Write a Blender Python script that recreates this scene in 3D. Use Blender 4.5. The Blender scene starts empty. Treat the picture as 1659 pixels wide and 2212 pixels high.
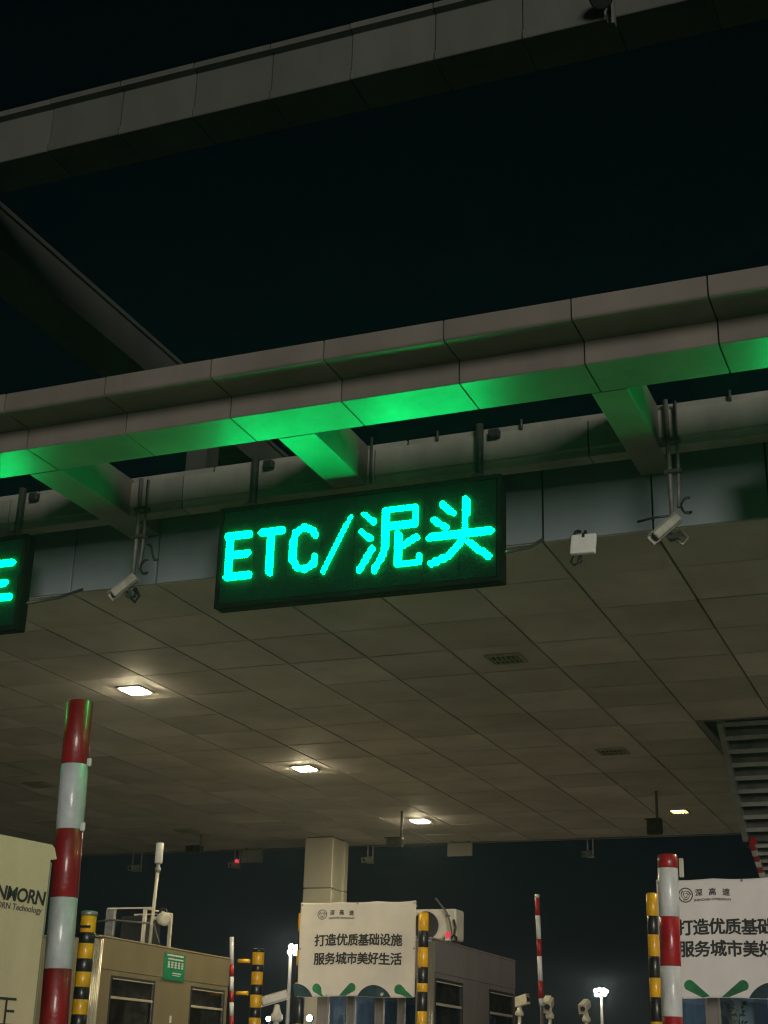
import bpy, bmesh, math, random
from mathutils import Matrix, Vector, noise

random.seed(7)
scene = bpy.context.scene
COL = scene.collection
rad = math.radians

# ------------------------------------------------------------------ camera, sky, sun, exposure
# metres; the camera (a phone held inside a waiting car) is the origin, the road lies at GROUND
GROUND = -1.35
cam_data = bpy.data.cameras.new('camera')
cam_data.sensor_fit = 'HORIZONTAL'
cam_data.sensor_width = 36.0
cam_data.lens = 36.0 * 3151.25 / 1659.0
cam_data.clip_start = 0.05
cam_data.clip_end = 3000
cam = bpy.data.objects.new('camera', cam_data)
COL.objects.link(cam)
cam.matrix_world = Matrix(((0.92744626, 0.11187558, 0.35682949, 0),
                           (0.37295233, -0.34659576, -0.86068458, 0),
                           (0.02738600, 0.93131908, -0.36317319, 0),
                           (0, 0, 0, 1)))
scene.camera = cam

SUN_ELEV, SUN_AZ = rad(6), rad(148)      # direction the faint light comes from (azimuth from +Y, clockwise)
world = bpy.data.worlds.new('World')
scene.world = world
world.use_nodes = True
wn = world.node_tree
bg = wn.nodes['Background']
sky = wn.nodes.new('ShaderNodeTexSky')
sky.sky_type = 'NISHITA'
sky.sun_disc = False
sky.sun_elevation = rad(6.0)
sky.sun_rotation = SUN_AZ
sky.air_density = 1.0
sky.dust_density = 2.0
sky.ozone_density = 4.0
wn.links.new(sky.outputs[0], bg.inputs[0])
bg.inputs[1].default_value = 0.0011

sun_data = bpy.data.lights.new('sun', 'SUN')
sun_data.energy = 1.5
sun_data.angle = rad(16)
sun_data.color = (1.0, 0.93, 0.82)
sun = bpy.data.objects.new('sun', sun_data)
COL.objects.link(sun)
d = Vector((math.sin(SUN_AZ) * math.cos(SUN_ELEV), math.cos(SUN_AZ) * math.cos(SUN_ELEV), math.sin(SUN_ELEV)))
sun.rotation_euler = d.to_track_quat('Z', 'Y').to_euler()

scene.view_settings.view_transform = 'Standard'
scene.view_settings.look = 'None'
scene.view_settings.exposure = 0.0
scene.view_settings.gamma = 1.0
scene.view_settings.use_curve_mapping = False
scene.render.engine = 'CYCLES'
scene.cycles.use_denoising = True
scene.cycles.filter_width = 1.2
scene.cycles.use_adaptive_sampling = True
scene.cycles.adaptive_threshold = 0.02
scene.cycles.max_bounces = 6
scene.cycles.diffuse_bounces = 4
scene.cycles.sample_clamp_indirect = 4.0
scene.cycles.caustics_reflective = False
scene.cycles.caustics_refractive = False

# ------------------------------------------------------------------ materials
MATS = {}


def material(name, col, rough=0.6, metal=0.0, var=0.12, scale=3.0, streak=0.0, bump=0.0, bscale=40.0, coat=0.0,
             rnd=0.0, dirt=None, spec=0.5):
    if name in MATS:
        return MATS[name]
    m = bpy.data.materials.new(name)
    m.use_nodes = True
    nt = m.node_tree
    N, L = nt.nodes, nt.links
    b = N['Principled BSDF']
    b.inputs['Roughness'].default_value = rough
    b.inputs['Metallic'].default_value = metal
    b.inputs['Specular IOR Level'].default_value = spec
    b.inputs['Coat Weight'].default_value = coat
    b.inputs['Coat Roughness'].default_value = 0.12
    tc = N.new('ShaderNodeTexCoord')
    mp = N.new('ShaderNodeMapping')
    L.new(tc.outputs['Object'], mp.inputs['Vector'])
    if streak:
        mp.inputs['Scale'].default_value = (1.0, 1.0, 1.0 / streak)
    nz = N.new('ShaderNodeTexNoise')
    nz.inputs['Scale'].default_value = scale
    nz.inputs['Detail'].default_value = 6.0
    nz.inputs['Roughness'].default_value = 0.62
    L.new(mp.outputs[0], nz.inputs['Vector'])
    if rnd:
        oi = N.new('ShaderNodeObjectInfo')
        ad = N.new('ShaderNodeVectorMath'); ad.operation = 'ADD'
        sc = N.new('ShaderNodeMath'); sc.operation = 'MULTIPLY'; sc.inputs[1].default_value = 37.0
        L.new(oi.outputs['Random'], sc.inputs[0])
        L.new(mp.outputs[0], ad.inputs[0]); L.new(sc.outputs[0], ad.inputs[1])
        L.new(ad.outputs[0], nz.inputs['Vector'])
    rp = N.new('ShaderNodeMapRange')
    rp.inputs['From Min'].default_value = 0.3
    rp.inputs['From Max'].default_value = 0.7
    L.new(nz.outputs['Fac'], rp.inputs['Value'])
    mx = N.new('ShaderNodeMix'); mx.data_type = 'RGBA'
    dk = dirt if dirt else tuple(c * (1 - var * 2.2) for c in col)
    mx.inputs['A'].default_value = (*[max(0.0, c) for c in dk], 1)
    mx.inputs['B'].default_value = (*[min(1.0, c * (1 + var * 0.4)) for c in col], 1)
    L.new(rp.outputs[0], mx.inputs['Factor'])
    out = mx.outputs['Result']
    if rnd:
        mr = N.new('ShaderNodeMapRange')
        mr.inputs['To Min'].default_value = 1.0 - rnd
        mr.inputs['To Max'].default_value = 1.0 + rnd * 0.5
        L.new(oi.outputs['Random'], mr.inputs['Value'])
        hs = N.new('ShaderNodeHueSaturation')
        L.new(mr.outputs[0], hs.inputs['Value'])
        L.new(out, hs.inputs['Color'])
        out = hs.outputs[0]
    L.new(out, b.inputs['Base Color'])
    rr = N.new('ShaderNodeMapRange')
    rr.inputs['To Min'].default_value = min(1.0, rough * 1.25)
    rr.inputs['To Max'].default_value = rough * 0.8
    L.new(nz.outputs['Fac'], rr.inputs['Value'])
    L.new(rr.outputs[0], b.inputs['Roughness'])
    if bump:
        n2 = N.new('ShaderNodeTexNoise')
        n2.inputs['Scale'].default_value = bscale
        n2.inputs['Detail'].default_value = 3.0
        L.new(tc.outputs['Object'], n2.inputs['Vector'])
        bp = N.new('ShaderNodeBump')
        bp.inputs['Strength'].default_value = bump
        bp.inputs['Distance'].default_value = 0.02
        L.new(n2.outputs['Fac'], bp.inputs['Height'])
        L.new(bp.outputs[0], b.inputs['Normal'])
    MATS[name] = m
    return m


def glow(name, col, strength):
    if name in MATS:
        return MATS[name]
    m = bpy.data.materials.new(name)
    m.use_nodes = True
    nt = m.node_tree
    nt.nodes.remove(nt.nodes['Principled BSDF'])
    e = nt.nodes.new('ShaderNodeEmission')
    e.inputs[0].default_value = (*col, 1)
    e.inputs[1].default_value = strength
    nt.links.new(e.outputs[0], nt.nodes['Material Output'].inputs[0])
    MATS[name] = m
    return m


def glass(name, tint, gloss=0.25, rough=0.08):
    m = bpy.data.materials.new(name)
    m.use_nodes = True
    nt = m.node_tree
    N, L = nt.nodes, nt.links
    N.remove(N['Principled BSDF'])
    t = N.new('ShaderNodeBsdfTransparent'); t.inputs[0].default_value = (*tint, 1)
    g = N.new('ShaderNodeBsdfGlossy'); g.inputs['Roughness'].default_value = rough
    tc = N.new('ShaderNodeTexCoord')
    nz = N.new('ShaderNodeTexNoise'); nz.inputs['Scale'].default_value = 4.0
    L.new(tc.outputs['Object'], nz.inputs['Vector'])
    bp = N.new('ShaderNodeBump'); bp.inputs['Strength'].default_value = 0.15; bp.inputs['Distance'].default_value = 0.05
    L.new(nz.outputs['Fac'], bp.inputs['Height'])
    L.new(bp.outputs[0], g.inputs['Normal'])
    mx = N.new('ShaderNodeMixShader'); mx.inputs[0].default_value = gloss
    L.new(t.outputs[0], mx.inputs[1]); L.new(g.outputs[0], mx.inputs[2])
    L.new(mx.outputs[0], N['Material Output'].inputs[0])
    return m


M_FASCIA = material('fascia panel paint', (0.195, 0.172, 0.152), 0.45, var=0.14, scale=1.6, streak=3.0, rnd=0.10)
M_UPPER = material('upper beam cladding', (0.092, 0.096, 0.088), 0.5, var=0.14, scale=1.4, streak=3.0, rnd=0.10)
M_TILE = material('ceiling tile', (0.69, 0.64, 0.61), 0.66, var=0.13, scale=0.9, rnd=0.17)
M_BLUE = material('blue grey edge panel', (0.225, 0.26, 0.285), 0.45, var=0.08, scale=1.5, streak=3.0, rnd=0.06)
M_BAND = material('ledge beam paint', (0.27, 0.265, 0.235), 0.6, var=0.18, scale=2.0, streak=4.0, rnd=0.06)
M_DARK = material('dark void', (0.02, 0.02, 0.02), 0.9, var=0.1)
M_COLUMN = material('column cladding', (0.60, 0.57, 0.46), 0.35, var=0.08, scale=1.5, streak=4.0, rnd=0.05)
M_CONCRETE = material('concrete', (0.37, 0.365, 0.36), 0.9, var=0.2, scale=0.6, bump=0.3)
M_KERB = material('kerb paint', (0.45, 0.43, 0.38), 0.8, var=0.2, scale=2.0, bump=0.3)
M_SIGNBOX = material('sign cabinet black', (0.005, 0.009, 0.007), 0.7, var=0.2, scale=4.0, spec=0.15)
M_SIGNFACE = material('sign mask louvre', (0.004, 0.026, 0.016), 0.8, var=0.12, scale=50.0, bump=0.4, bscale=48.0, spec=0.1)
M_STEEL = material('galvanised steel', (0.42, 0.42, 0.40), 0.45, metal=0.6, var=0.2, scale=8.0)
M_PIPE = material('painted pipe grey', (0.13, 0.13, 0.12), 0.5, var=0.2, scale=8.0)
M_DKPIPE = material('dark hanger pipe', (0.05, 0.055, 0.05), 0.45, var=0.2, scale=8.0)
M_BLACK = material('black plastic', (0.02, 0.02, 0.022), 0.5, var=0.2, scale=8.0)
M_CREAM = material('cream plastic', (0.62, 0.58, 0.47), 0.45, var=0.12, scale=6.0)
M_CAMERA = material('grey camera casing', (0.36, 0.34, 0.29), 0.5, var=0.2, scale=9.0)  # darker and greyer than the cream plastic
M_WHITE = material('white plastic', (0.72, 0.72, 0.68), 0.4, var=0.10, scale=6.0)
M_RED = material('red reflective film', (0.46, 0.014, 0.02), 0.42, var=0.24, scale=5.0, streak=2.0, bump=0.5, bscale=11.0, coat=0.4, rnd=0.12)
M_RWHITE = material('white reflective film', (0.74, 0.75, 0.74), 0.42, var=0.13, scale=5.0, streak=2.0, bump=0.5, bscale=11.0, coat=0.4, rnd=0.10)
M_REDDIM = material('dimmed red film', (0.30, 0.010, 0.016), 0.42, var=0.24, scale=5.0, streak=2.0, bump=0.5, bscale=11.0, coat=0.4, rnd=0.12)  # red film darkened, weaker light on the left post put into the colour
M_WHITEDIM = material('dimmed white film', (0.52, 0.55, 0.57), 0.42, var=0.13, scale=5.0, streak=2.0, bump=0.5, bscale=11.0, coat=0.4, rnd=0.10)  # white film darkened likewise for the dimly lit left post
M_YELLOW = material('yellow reflective film', (0.90, 0.48, 0.010), 0.42, var=0.16, scale=8.0, bump=0.25, bscale=20.0, coat=0.3)
M_PBLACK = material('black reflective film', (0.018, 0.018, 0.018), 0.4, var=0.2, scale=8.0, bump=0.25, bscale=20.0, coat=0.3)
M_BOOTH = material('booth wall paint', (0.225, 0.19, 0.11), 0.38, var=0.10, scale=1.6, streak=3.0, rnd=0.05)
M_BOOTH2 = material('booth wall grey', (0.22, 0.20, 0.19), 0.42, var=0.10, scale=1.6, streak=3.0)
M_BTRIM = material('booth trim steel', (0.55, 0.52, 0.42), 0.28, metal=0.7, var=0.12, scale=5.0, streak=5.0)
M_RUBBER = material('window rubber', (0.03, 0.03, 0.028), 0.6, var=0.2)
M_SASH = material('window sash', (0.48, 0.43, 0.32), 0.4, var=0.1)
M_INSIDE = material('booth interior', (0.22, 0.21, 0.20), 0.8, var=0.3, scale=3.0)
M_REFLECT = material('window reflection tone', (0.55, 0.55, 0.54), 0.8, var=0.35, scale=6.0)  # pale mottle standing in for reflections in the booth glass
M_BANNER = material('banner cloth', (0.70, 0.64, 0.53), 0.75, var=0.06, scale=2.5, bump=0.15, bscale=120.0)
M_BANNER2 = material('banner vinyl', (0.80, 0.76, 0.73), 0.6, var=0.05, scale=2.5, bump=0.1, bscale=120.0)
M_INK = material('banner ink', (0.035, 0.038, 0.036), 0.7, var=0.2, scale=20.0)
M_INKG = material('banner grey ink', (0.10, 0.10, 0.095), 0.7, var=0.2, scale=20.0)
M_LEAF = material('banner green print', (0.02, 0.20, 0.07), 0.7, var=0.35, scale=5.0, dirt=(0.012, 0.07, 0.04))
M_LEAFD = material('banner dark print', (0.02, 0.055, 0.065), 0.7, var=0.3, scale=5.0)
M_GREEN = material('green notice', (0.01, 0.22, 0.09), 0.5, var=0.1, scale=5.0)
M_PRINTW = material('notice white print', (0.72, 0.74, 0.70), 0.6, var=0.1, scale=20.0)
M_CAB = material('cabinet sheet', (0.78, 0.58, 0.42), 0.36, metal=0.1, var=0.08, scale=1.8, streak=5.0, bump=0.08, bscale=70.0)
M_CABT = material('cabinet edge', (0.34, 0.32, 0.26), 0.45, var=0.12, scale=5.0)
M_STAIR = material('stair steel', (0.07, 0.07, 0.065), 0.6, var=0.25, scale=6.0)
M_STAIRL = material('stair stringer paint', (0.19, 0.20, 0.19), 0.5, var=0.15, scale=6.0)
M_LEAVES = material('plant leaves', (0.03, 0.13, 0.03), 0.5, var=0.4, scale=12.0)
M_POSTER = material('pale blue poster', (0.42, 0.56, 0.66), 0.6, var=0.1, scale=3.0)
M_FRAME = material('lamp frame', (0.40, 0.38, 0.28), 0.5, var=0.1, scale=6.0)
G_LED = glow('led green', (0.0, 1.0, 0.19), 40.0)
G_LAMP = glow('lamp warm', (1.0, 0.86, 0.53), 380.0)
G_LAMPD = glow('lamp dim', (1.0, 0.80, 0.36), 40.0)
G_FLOOD = glow('floodlight', (1.0, 0.95, 0.82), 170.0)
G_COOL = glow('cool lamp', (0.55, 0.82, 1.0), 60.0)
G_TUBE = glow('booth tube', (0.45, 0.70, 1.0), 45.0)
G_REDLAMP = glow('red lamp', (1.0, 0.06, 0.10), 0.8)
GLASS = glass('window glass', (0.6, 0.6, 0.6), 0.25, 0.2)
GLASSC = glass('clear window glass', (0.80, 0.84, 0.86), 0.10, 0.06)

# ------------------------------------------------------------------ helpers


def world_loc(o):
    v = Vector((0, 0, 0))
    while o is not None:
        v += o.location
        o = o.parent
    return v


def thing(name, label, cat, loc=(0, 0, 0), group=None, kind=None):
    o = bpy.data.objects.new(name, None)
    o.empty_display_size = 0.1
    COL.objects.link(o)
    o.location = loc
    if label: o['label'] = label
    if cat: o['category'] = cat
    if group: o['group'] = group
    if kind: o['kind'] = kind
    return o


class MB:
    """collects shapes in world coordinates, links them as one mesh object"""

    def __init__(s):
        s.bm = bmesh.new()

    def box(s, x0, x1, y0, y1, z0, z1, bev=0.0, mtx=None, seg=1):
        g = bmesh.ops.create_cube(s.bm, size=1.0)['verts']
        for v in g:
            v.co = Vector((x0 + (v.co.x + .5) * (x1 - x0), y0 + (v.co.y + .5) * (y1 - y0), z0 + (v.co.z + .5) * (z1 - z0)))
        if bev:
            es = list({e for v in g for e in v.link_edges})
            r = bmesh.ops.bevel(s.bm, geom=es, offset=bev, segments=seg, affect='EDGES', profile=0.5)
            g = list({v for f in r['faces'] for v in f.verts} | {v for v in g if v.is_valid})
        if mtx is not None:
            bmesh.ops.transform(s.bm, matrix=mtx, verts=g)
        return s

    def tube(s, pts, r, seg=12, caps=True, r1=None):
        pts = [Vector(p) for p in pts]
        n = len(pts)
        rings = []
        for i, p in enumerate(pts):
            t = (pts[min(i + 1, n - 1)] - pts[max(i - 1, 0)]).normalized()
            a = t.cross(Vector((0, 0, 1)))
            if a.length < 1e-3: a = Vector((1, 0, 0))
            a.normalize()
            b = t.cross(a).normalized()
            rr = r if r1 is None else r + (r1 - r) * i / (n - 1)
            rings.append([s.bm.verts.new(p + (a * math.cos(2 * math.pi * k / seg) + b * math.sin(2 * math.pi * k / seg)) * rr) for k in range(seg)])
        for i in range(n - 1):
            for k in range(seg):
                f = s.bm.faces.new((rings[i][k], rings[i][(k + 1) % seg], rings[i + 1][(k + 1) % seg], rings[i + 1][k]))
                f.smooth = True
        if caps:
            s.bm.faces.new(rings[0][::-1]); s.bm.faces.new(rings[-1])
        return s

    def lathe(s, prof, o=(0, 0, 0), axis=(0, 0, 1), seg=24):
        """prof: list of (r, h) along axis from o"""
        ax = Vector(axis).normalized()
        a = ax.cross(Vector((0, 0, 1)))
        if a.length < 1e-3: a = Vector((1, 0, 0))
        a.normalize(); b = ax.cross(a)
        o = Vector(o)
        rings = []
        for r, h in prof:
            r = max(r, 1e-4)
            rings.append([s.bm.verts.new(o + ax * h + (a * math.cos(2 * math.pi * k / seg) + b * math.sin(2 * math.pi * k / seg)) * r) for k in range(seg)])
        for i in range(len(rings) - 1):
            for k in range(seg):
                f = s.bm.faces.new((rings[i][k], rings[i][(k + 1) % seg], rings[i + 1][(k + 1) % seg], rings[i + 1][k]))
                f.smooth = True
        s.bm.faces.new(rings[0][::-1]); s.bm.faces.new(rings[-1])
        return s

    def prism_x(s, prof, x0, x1):
        """prof: list of (y, z); extruded along X"""
        A = [s.bm.verts.new((x0, y, z)) for y, z in prof]
        B = [s.bm.verts.new((x1, y, z)) for y, z in prof]
        n = len(prof)
        s.bm.faces.new(A); s.bm.faces.new(B[::-1])
        for i in range(n):
            s.bm.faces.new((A[i], B[i], B[(i + 1) % n], A[(i + 1) % n]))
        return s

    def prism(s, pts, ext):
        A = [s.bm.verts.new(Vector(p)) for p in pts]
        B = [s.bm.verts.new(Vector(p) + Vector(ext)) for p in pts]
        n = len(pts)
        s.bm.faces.new(A); s.bm.faces.new(B[::-1])
        for i in range(n):
            s.bm.faces.new((A[i], B[i], B[(i + 1) % n], A[(i + 1) % n]))
        return s

    def xf(s, m):
        bmesh.ops.transform(s.bm, matrix=m, verts=s.bm.verts)
        return s

    def obj(s, name, mat, parent=None, label=None, cat=None, group=None, kind=None, loc=None, recalc=True):
        if recalc:
            bmesh.ops.recalc_face_normals(s.bm, faces=s.bm.faces)
        base = world_loc(parent) if parent is not None else Vector((0, 0, 0))
        o_loc = Vector(loc) - base if loc is not None else Vector((0, 0, 0))
        bmesh.ops.translate(s.bm, verts=s.bm.verts, vec=-(base + o_loc))
        me = bpy.data.meshes.new(name)
        s.bm.to_mesh(me); s.bm.free()
        me.materials.append(mat)
        o = bpy.data.objects.new(name, me)
        o.location = o_loc
        COL.objects.link(o)
        if parent is not None: o.parent = parent
        if label: o['label'] = label
        if cat: o['category'] = cat
        if group: o['group'] = group
        if kind: o['kind'] = kind
        return o


def text_mesh(body, size, offset=0.0, align='CENTER', spacing=1.0, shear=0.0):
    """flat letters in the XY plane, centred vertically, as a bmesh"""
    cu = bpy.data.curves.new('lettering', 'FONT')
    cu.body = body
    cu.size = size
    cu.offset = offset
    cu.align_x = align
    cu.align_y = 'CENTER'
    cu.space_character = spacing
    cu.shear = shear
    cu.resolution_u = 3
    cu.extrude = 0.0006
    o = bpy.data.objects.new('lettering', cu)
    COL.objects.link(o)
    bpy.context.view_layer.update()
    me = bpy.data.meshes.new_from_object(o.evaluated_get(bpy.context.evaluated_depsgraph_get()))
    bpy.data.objects.remove(o); bpy.data.curves.remove(cu)
    bm = bmesh.new(); bm.from_mesh(me); bpy.data.meshes.remove(me)
    return bm


def letters(body, size, place, name, mat, parent, bold=0.0, **kw):
    """place: function (u, v) -> world point; centred vertically on the ink box"""
    s = MB(); s.bm.free(); s.bm = text_mesh(body, size, **kw)
    vs = s.bm.verts
    if len(vs):
        lo = min(v.co.y for v in vs); hi = max(v.co.y for v in vs)
        if bold:
            src = s.bm.copy()
            me = bpy.data.meshes.new('bold'); src.to_mesh(me); src.free()
            for k, (dx, dy) in enumerate(((1, 0), (-1, 0), (0, 1), (0, -1), (.7, .7), (-.7, -.7))):
                n0 = len(s.bm.verts)
                s.bm.from_mesh(me)
                s.bm.verts.ensure_lookup_table()
                for v in s.bm.verts[n0:]:
                    v.co += Vector((dx * bold, dy * bold, .0003 * (k + 1)))
            bpy.data.meshes.remove(me)
            vs = s.bm.verts
        for v in vs:
            u, w, t = v.co.x, v.co.y - (lo + hi) / 2, v.co.z
            v.co = Vector(place(u, w, t))
    return s.obj(name, mat, parent)


# ------------------------------------------------------------------ setting
g = MB()
g.box(-160, 100, -60, 250, GROUND - 0.5, GROUND)
g.obj('ground', M_CONCRETE, kind='structure')
ISL = {'near': (-3.35, -1.25), 'middle': (-8.15, -6.05), 'far': (-13.0, -10.95)}
for k, (x0, x1) in ISL.items():
    s = MB(); s.box(x0, x1, 6.6, 30, GROUND + 0.002, GROUND + 0.2, bev=0.03)
    s.obj('traffic_island', M_KERB, kind='structure')

# ------------------------------------------------------------------ toll canopy
PX = 0.9875
X0 = -2.362                      # one panel joint; the others follow every PX metres
canopy = thing('toll_canopy', 'wide flat toll plaza canopy with panelled fascia beams and a tiled ceiling', 'canopy', (-8, 20, GROUND))

# ceiling: backing sheet with one object per tile below it
s = MB(); s.box(-22.0, 5.0, 11.86, 28.05, 4.56, 4.60)
# shaft of the stair is left dark above the missing tiles
ceiling = s.obj('ceiling', M_DARK, canopy)
GX, GY, TH = 0.023, 0.015, 0.035
rows = 16
DY = (28.06 - 11.80) / rows
bm = bmesh.new()
gq = bmesh.ops.create_cube(bm, size=1.0)['verts']
for v in gq:
    v.co = Vector((v.co.x * (PX - GX), v.co.y * (DY - GY), v.co.z * TH + TH / 2))
tile_me = bpy.data.meshes.new('ceiling_tile'); bm.to_mesh(tile_me); bm.free()
tile_me.materials.append(M_TILE)
base = world_loc(ceiling)
rest = MB()
ntile = 0
for r in range(rows):
    yc = 11.80 + (r + 0.5) * DY
    for c in range(-6, 20):
        xc = X0 - (c + 0.5) * PX
        if xc < -21.8 or xc > 4.8: continue
        if c == 0 and r in (7, 8): continue               # the stair well
        q = xc / yc
        if -0.80 < q < -0.085 and not (r > 11 and q < -0.72):
            o = bpy.data.objects.new('ceiling_tile', tile_me)
            COL.objects.link(o); o.parent = ceiling
            o.location = Vector((xc, yc, 4.5 + random.uniform(0, 0.005))) - base
            o.rotation_euler = (random.gauss(0, 0.0012), random.gauss(0, 0.0012), 0)
            ntile += 1
        else:
            rest.box(xc - (PX - GX) / 2, xc + (PX - GX) / 2, yc - (DY - GY) / 2, yc + (DY - GY) / 2, 4.5, 4.535)
rest.obj('ceiling_tiles_beyond', M_TILE, ceiling, kind='stuff')

# roof slab, rear and side fascias that close the box
s = MB(); s.box(-22.2, 5.2, 11.95, 28.1, 5.62, 5.72); s.obj('roof_slab', M_BAND, canopy)
s = MB(); s.box(-22.2, 5.2, 28.10, 28.16, 4.485, 5.6, bev=0.01); s.obj('rear_fascia', M_FASCIA, canopy)

# blue-grey edge panels above the ceiling front
s = MB(); s.box(-22.0, 5.0, 11.835, 11.853, 4.52, 5.6); edge_back = s.obj('edge_wall', M_DARK, canopy)
for c in range(-3, 8):
    x1 = X0 - c * PX; x0 = x1 - PX
    s = MB(); s.box(x0 + 0.009, x1 - 0.009, 11.78 + random.uniform(0, .006), 11.815, 4.505, 5.6, bev=0.004)
    s.obj('edge_panel', M_BLUE, edge_back)

# ledge beam in front of the edge wall
s = MB(); s.box(-22, 5, 11.21, 11.34, 5.05, 5.37); ledge = s.obj('ledge_beam', M_DARK, canopy)
for c in range(-2, 5):
    x1 = X0 - 0.4 - c * 2 * PX; x0 = x1 - 2 * PX
    s = MB()
    s.prism_x([(11.17, 5.335), (11.17, 5.085), (11.19, 5.07), (11.19, 5.004), (11.355, 5.004), (11.355, 5.335)], x0 + .006, x1 - .006)
    s.obj('ledge_panel', M_BAND, ledge)
    s = MB(); s.box(x0 + .01 + .3, x1 + .3 - .006, 11.205, 11.34, 5.342, 5.402, bev=0.006)
    s.obj('ledge_cap', M_BAND, ledge)

# front fascia, one cladding piece per metre
s = MB(); s.box(-22, 5, 9.55, 9.97, 5.03, 5.33); s.box(-22, 5, 9.18, 9.55, 5.215, 5.33)
fascia = s.obj('front_fascia', M_DARK, canopy)
for c in range(-3, 9):
    x1 = X0 - c * PX; x0 = x1 - PX
    j = random.uniform(-0.003, 0.003)
    s = MB()
    s.prism_x([(9.14 + j, 5.357), (9.14 + j, 5.215), (9.146 + j, 5.200), (9.16 + j, 5.190), (9.507 + j, 5.190), (9.507 + j, 5.008),
               (9.515 + j, 5.0), (9.995, 5.0), (10.0, 5.005), (10.0, 5.357)], x0 + 0.0065, x1 - 0.0065)
    s.obj('fascia_panel', M_FASCIA, fascia)

# cross beams between fascia and ledge
for x0, x1, y1 in ((-2.44, -2.155, 11.745), (-5.135, -4.80, 11.165), (-7.62, -7.285, 11.745)):
    s = MB()
    s.box(x0, x1, 10.004, y1, 4.9995, 5.375, bev=0.008)
    s.obj('cross_beam', M_FASCIA, canopy)

# upper open frame: cross member with cladding, and the long member running back
s = MB(); s.box(-20, 8, 12.13, 12.55, 10.31, 10.93); upper = s.obj('upper_beam', M_DARK, canopy)
for k in range(-3, 9):
    x1 = -3.58 - k * PX; x0 = x1 - PX
    j = random.uniform(-0.004, 0.004)
    s = MB()
    s.prism_x([(11.99 + j, 10.985), (11.99 + j, 10.91), (12.08 + j, 10.90), (12.08 + j, 10.395), (12.05 + j, 10.385), (12.05 + j, 10.285),
               (12.06 + j, 10.275), (12.62, 10.275), (12.62, 10.985)], x0 + .007, x1 - .007)
    s.obj('beam_panel', M_UPPER, upper)
s = MB()
s.prism([(-11.37, 12.63, 10.93), (-11.37, 12.63, 10.86), (-11.41, 12.63, 10.85), (-11.41, 12.63, 10.30), (-12.20, 12.63, 10.30),
         (-12.20, 12.63, 10.93)], (0, 22, 0))
s.obj('long_beam', M_UPPER, canopy)
s = MB(); s.box(-12.0, -11.6, 20.0, 20.4, 5.72, 10.29); s.obj('frame_post', M_UPPER, canopy)
s = MB(); s.box(3.0, 3.4, 12.15, 12.5, 5.72, 10.27); s.obj('frame_post', M_UPPER, canopy)

# column under the ceiling, with cladding pieces
col = MB(); col.box(-12.57, -12.03, 26.85, 27.47, GROUND + 0.2, 4.5); col = col.obj('column', M_DARK, canopy)
zs = [GROUND + 0.21, 0.9, 3.50, 4.49]
for a, b in zip(zs[:-1], zs[1:]):
    s = MB(); s.box(-12.61, -11.99, 26.80, 26.98, a + .006, b - .006, bev=0.015); s.obj('column_cladding', M_COLUMN, col)
    s = MB(); s.box(-12.60, -12.02, 26.981, 27.359, a + .006, b - .006); s.obj('column_cladding', M_COLUMN, col)
    s = MB(); s.box(-12.61, -11.97, 27.36, 27.53, a + .006, b - .006, bev=0.015); s.obj('column_cladding', M_COLUMN, col)

# ------------------------------------------------------------------ ceiling fixtures


def fixture(x, y, lit, label, hw=0.135, hd=0.155):
    t = thing('ceiling_light' if lit else 'ceiling_grille_light', label, 'ceiling light', (x, y, 4.5), group='square lights in the canopy ceiling')
    z0, z1 = 4.462, 4.499
    s = MB()
    for a in ((x - hw - .035, x + hw + .035, y - hd - .035, y - hd), (x - hw - .035, x + hw + .035, y + hd, y + hd + .035),
              (x - hw - .035, x - hw, y - hd, y + hd), (x + hw, x + hw + .035, y - hd, y + hd)):
        s.box(*a, z0 + .012, z1)
    s.obj('frame', M_FRAME, t)
    if lit == 1:
        s = MB(); s.box(x - hw + .004, x + hw - .004, y - hd + .004, y + hd - .004, z0 - .003, z1 - .002, bev=0.010, seg=2); s.obj('diffuser', G_LAMP, t)
    else:
        s = MB(); s.box(x - hw + .002, x + hw - .002, y - hd + .002, y + hd - .002, z1 - .008, z1 - .002)
        s.obj('diffuser', G_LAMPD if lit else M_DARK, t)
        n = 6
        for k in range(n):
            xx = x - hw + (k + .5) * 2 * hw / n
            s = MB(); s.box(xx - .008, xx + .008, y - hd + .003, y + hd - .003, z0 + .006, z1 - .01); s.obj('slat', M_FRAME, t)
        s = MB(); s.box(x - hw + .003, x + hw - .003, y - .008, y + .008, z0 + .004, z0 + .02); s.obj('slat', M_FRAME, t)
    return t


fixture(-9.68, 15.37, 1, 'largest glowing ceiling light, nearest, above the tall red and white post')
fixture(-9.66, 20.40, 1, 'middle glowing light of the row of three above the lane')
fixture(-9.61, 25.35, 1, 'smallest glowing light of the row of three, above the white banner')
fixture(-4.85, 25.43, 2, 'dim yellow light with visible slats, right beside the stair')
fixture(-4.80, 15.31, 0, 'dark slatted ceiling light under the lit green sign, unlit', .17, .15)
fixture(-4.81, 20.42, 0, 'dark unlit slatted ceiling light near the stair opening', .17, .15)
fixture(-14.68, 20.58, 0, 'dark unlit ceiling light left of the tall red and white post', .17, .15)
fixture(-14.58, 25.48, 0, 'dark unlit ceiling light above the roof antenna of the olive booth', .17, .15)
fixture(0.02, 15.35, 1, 'glowing ceiling light over the nearest lane, beyond the right edge of the picture')  # unseen light on the same grid, added lit for general lighting

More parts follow.
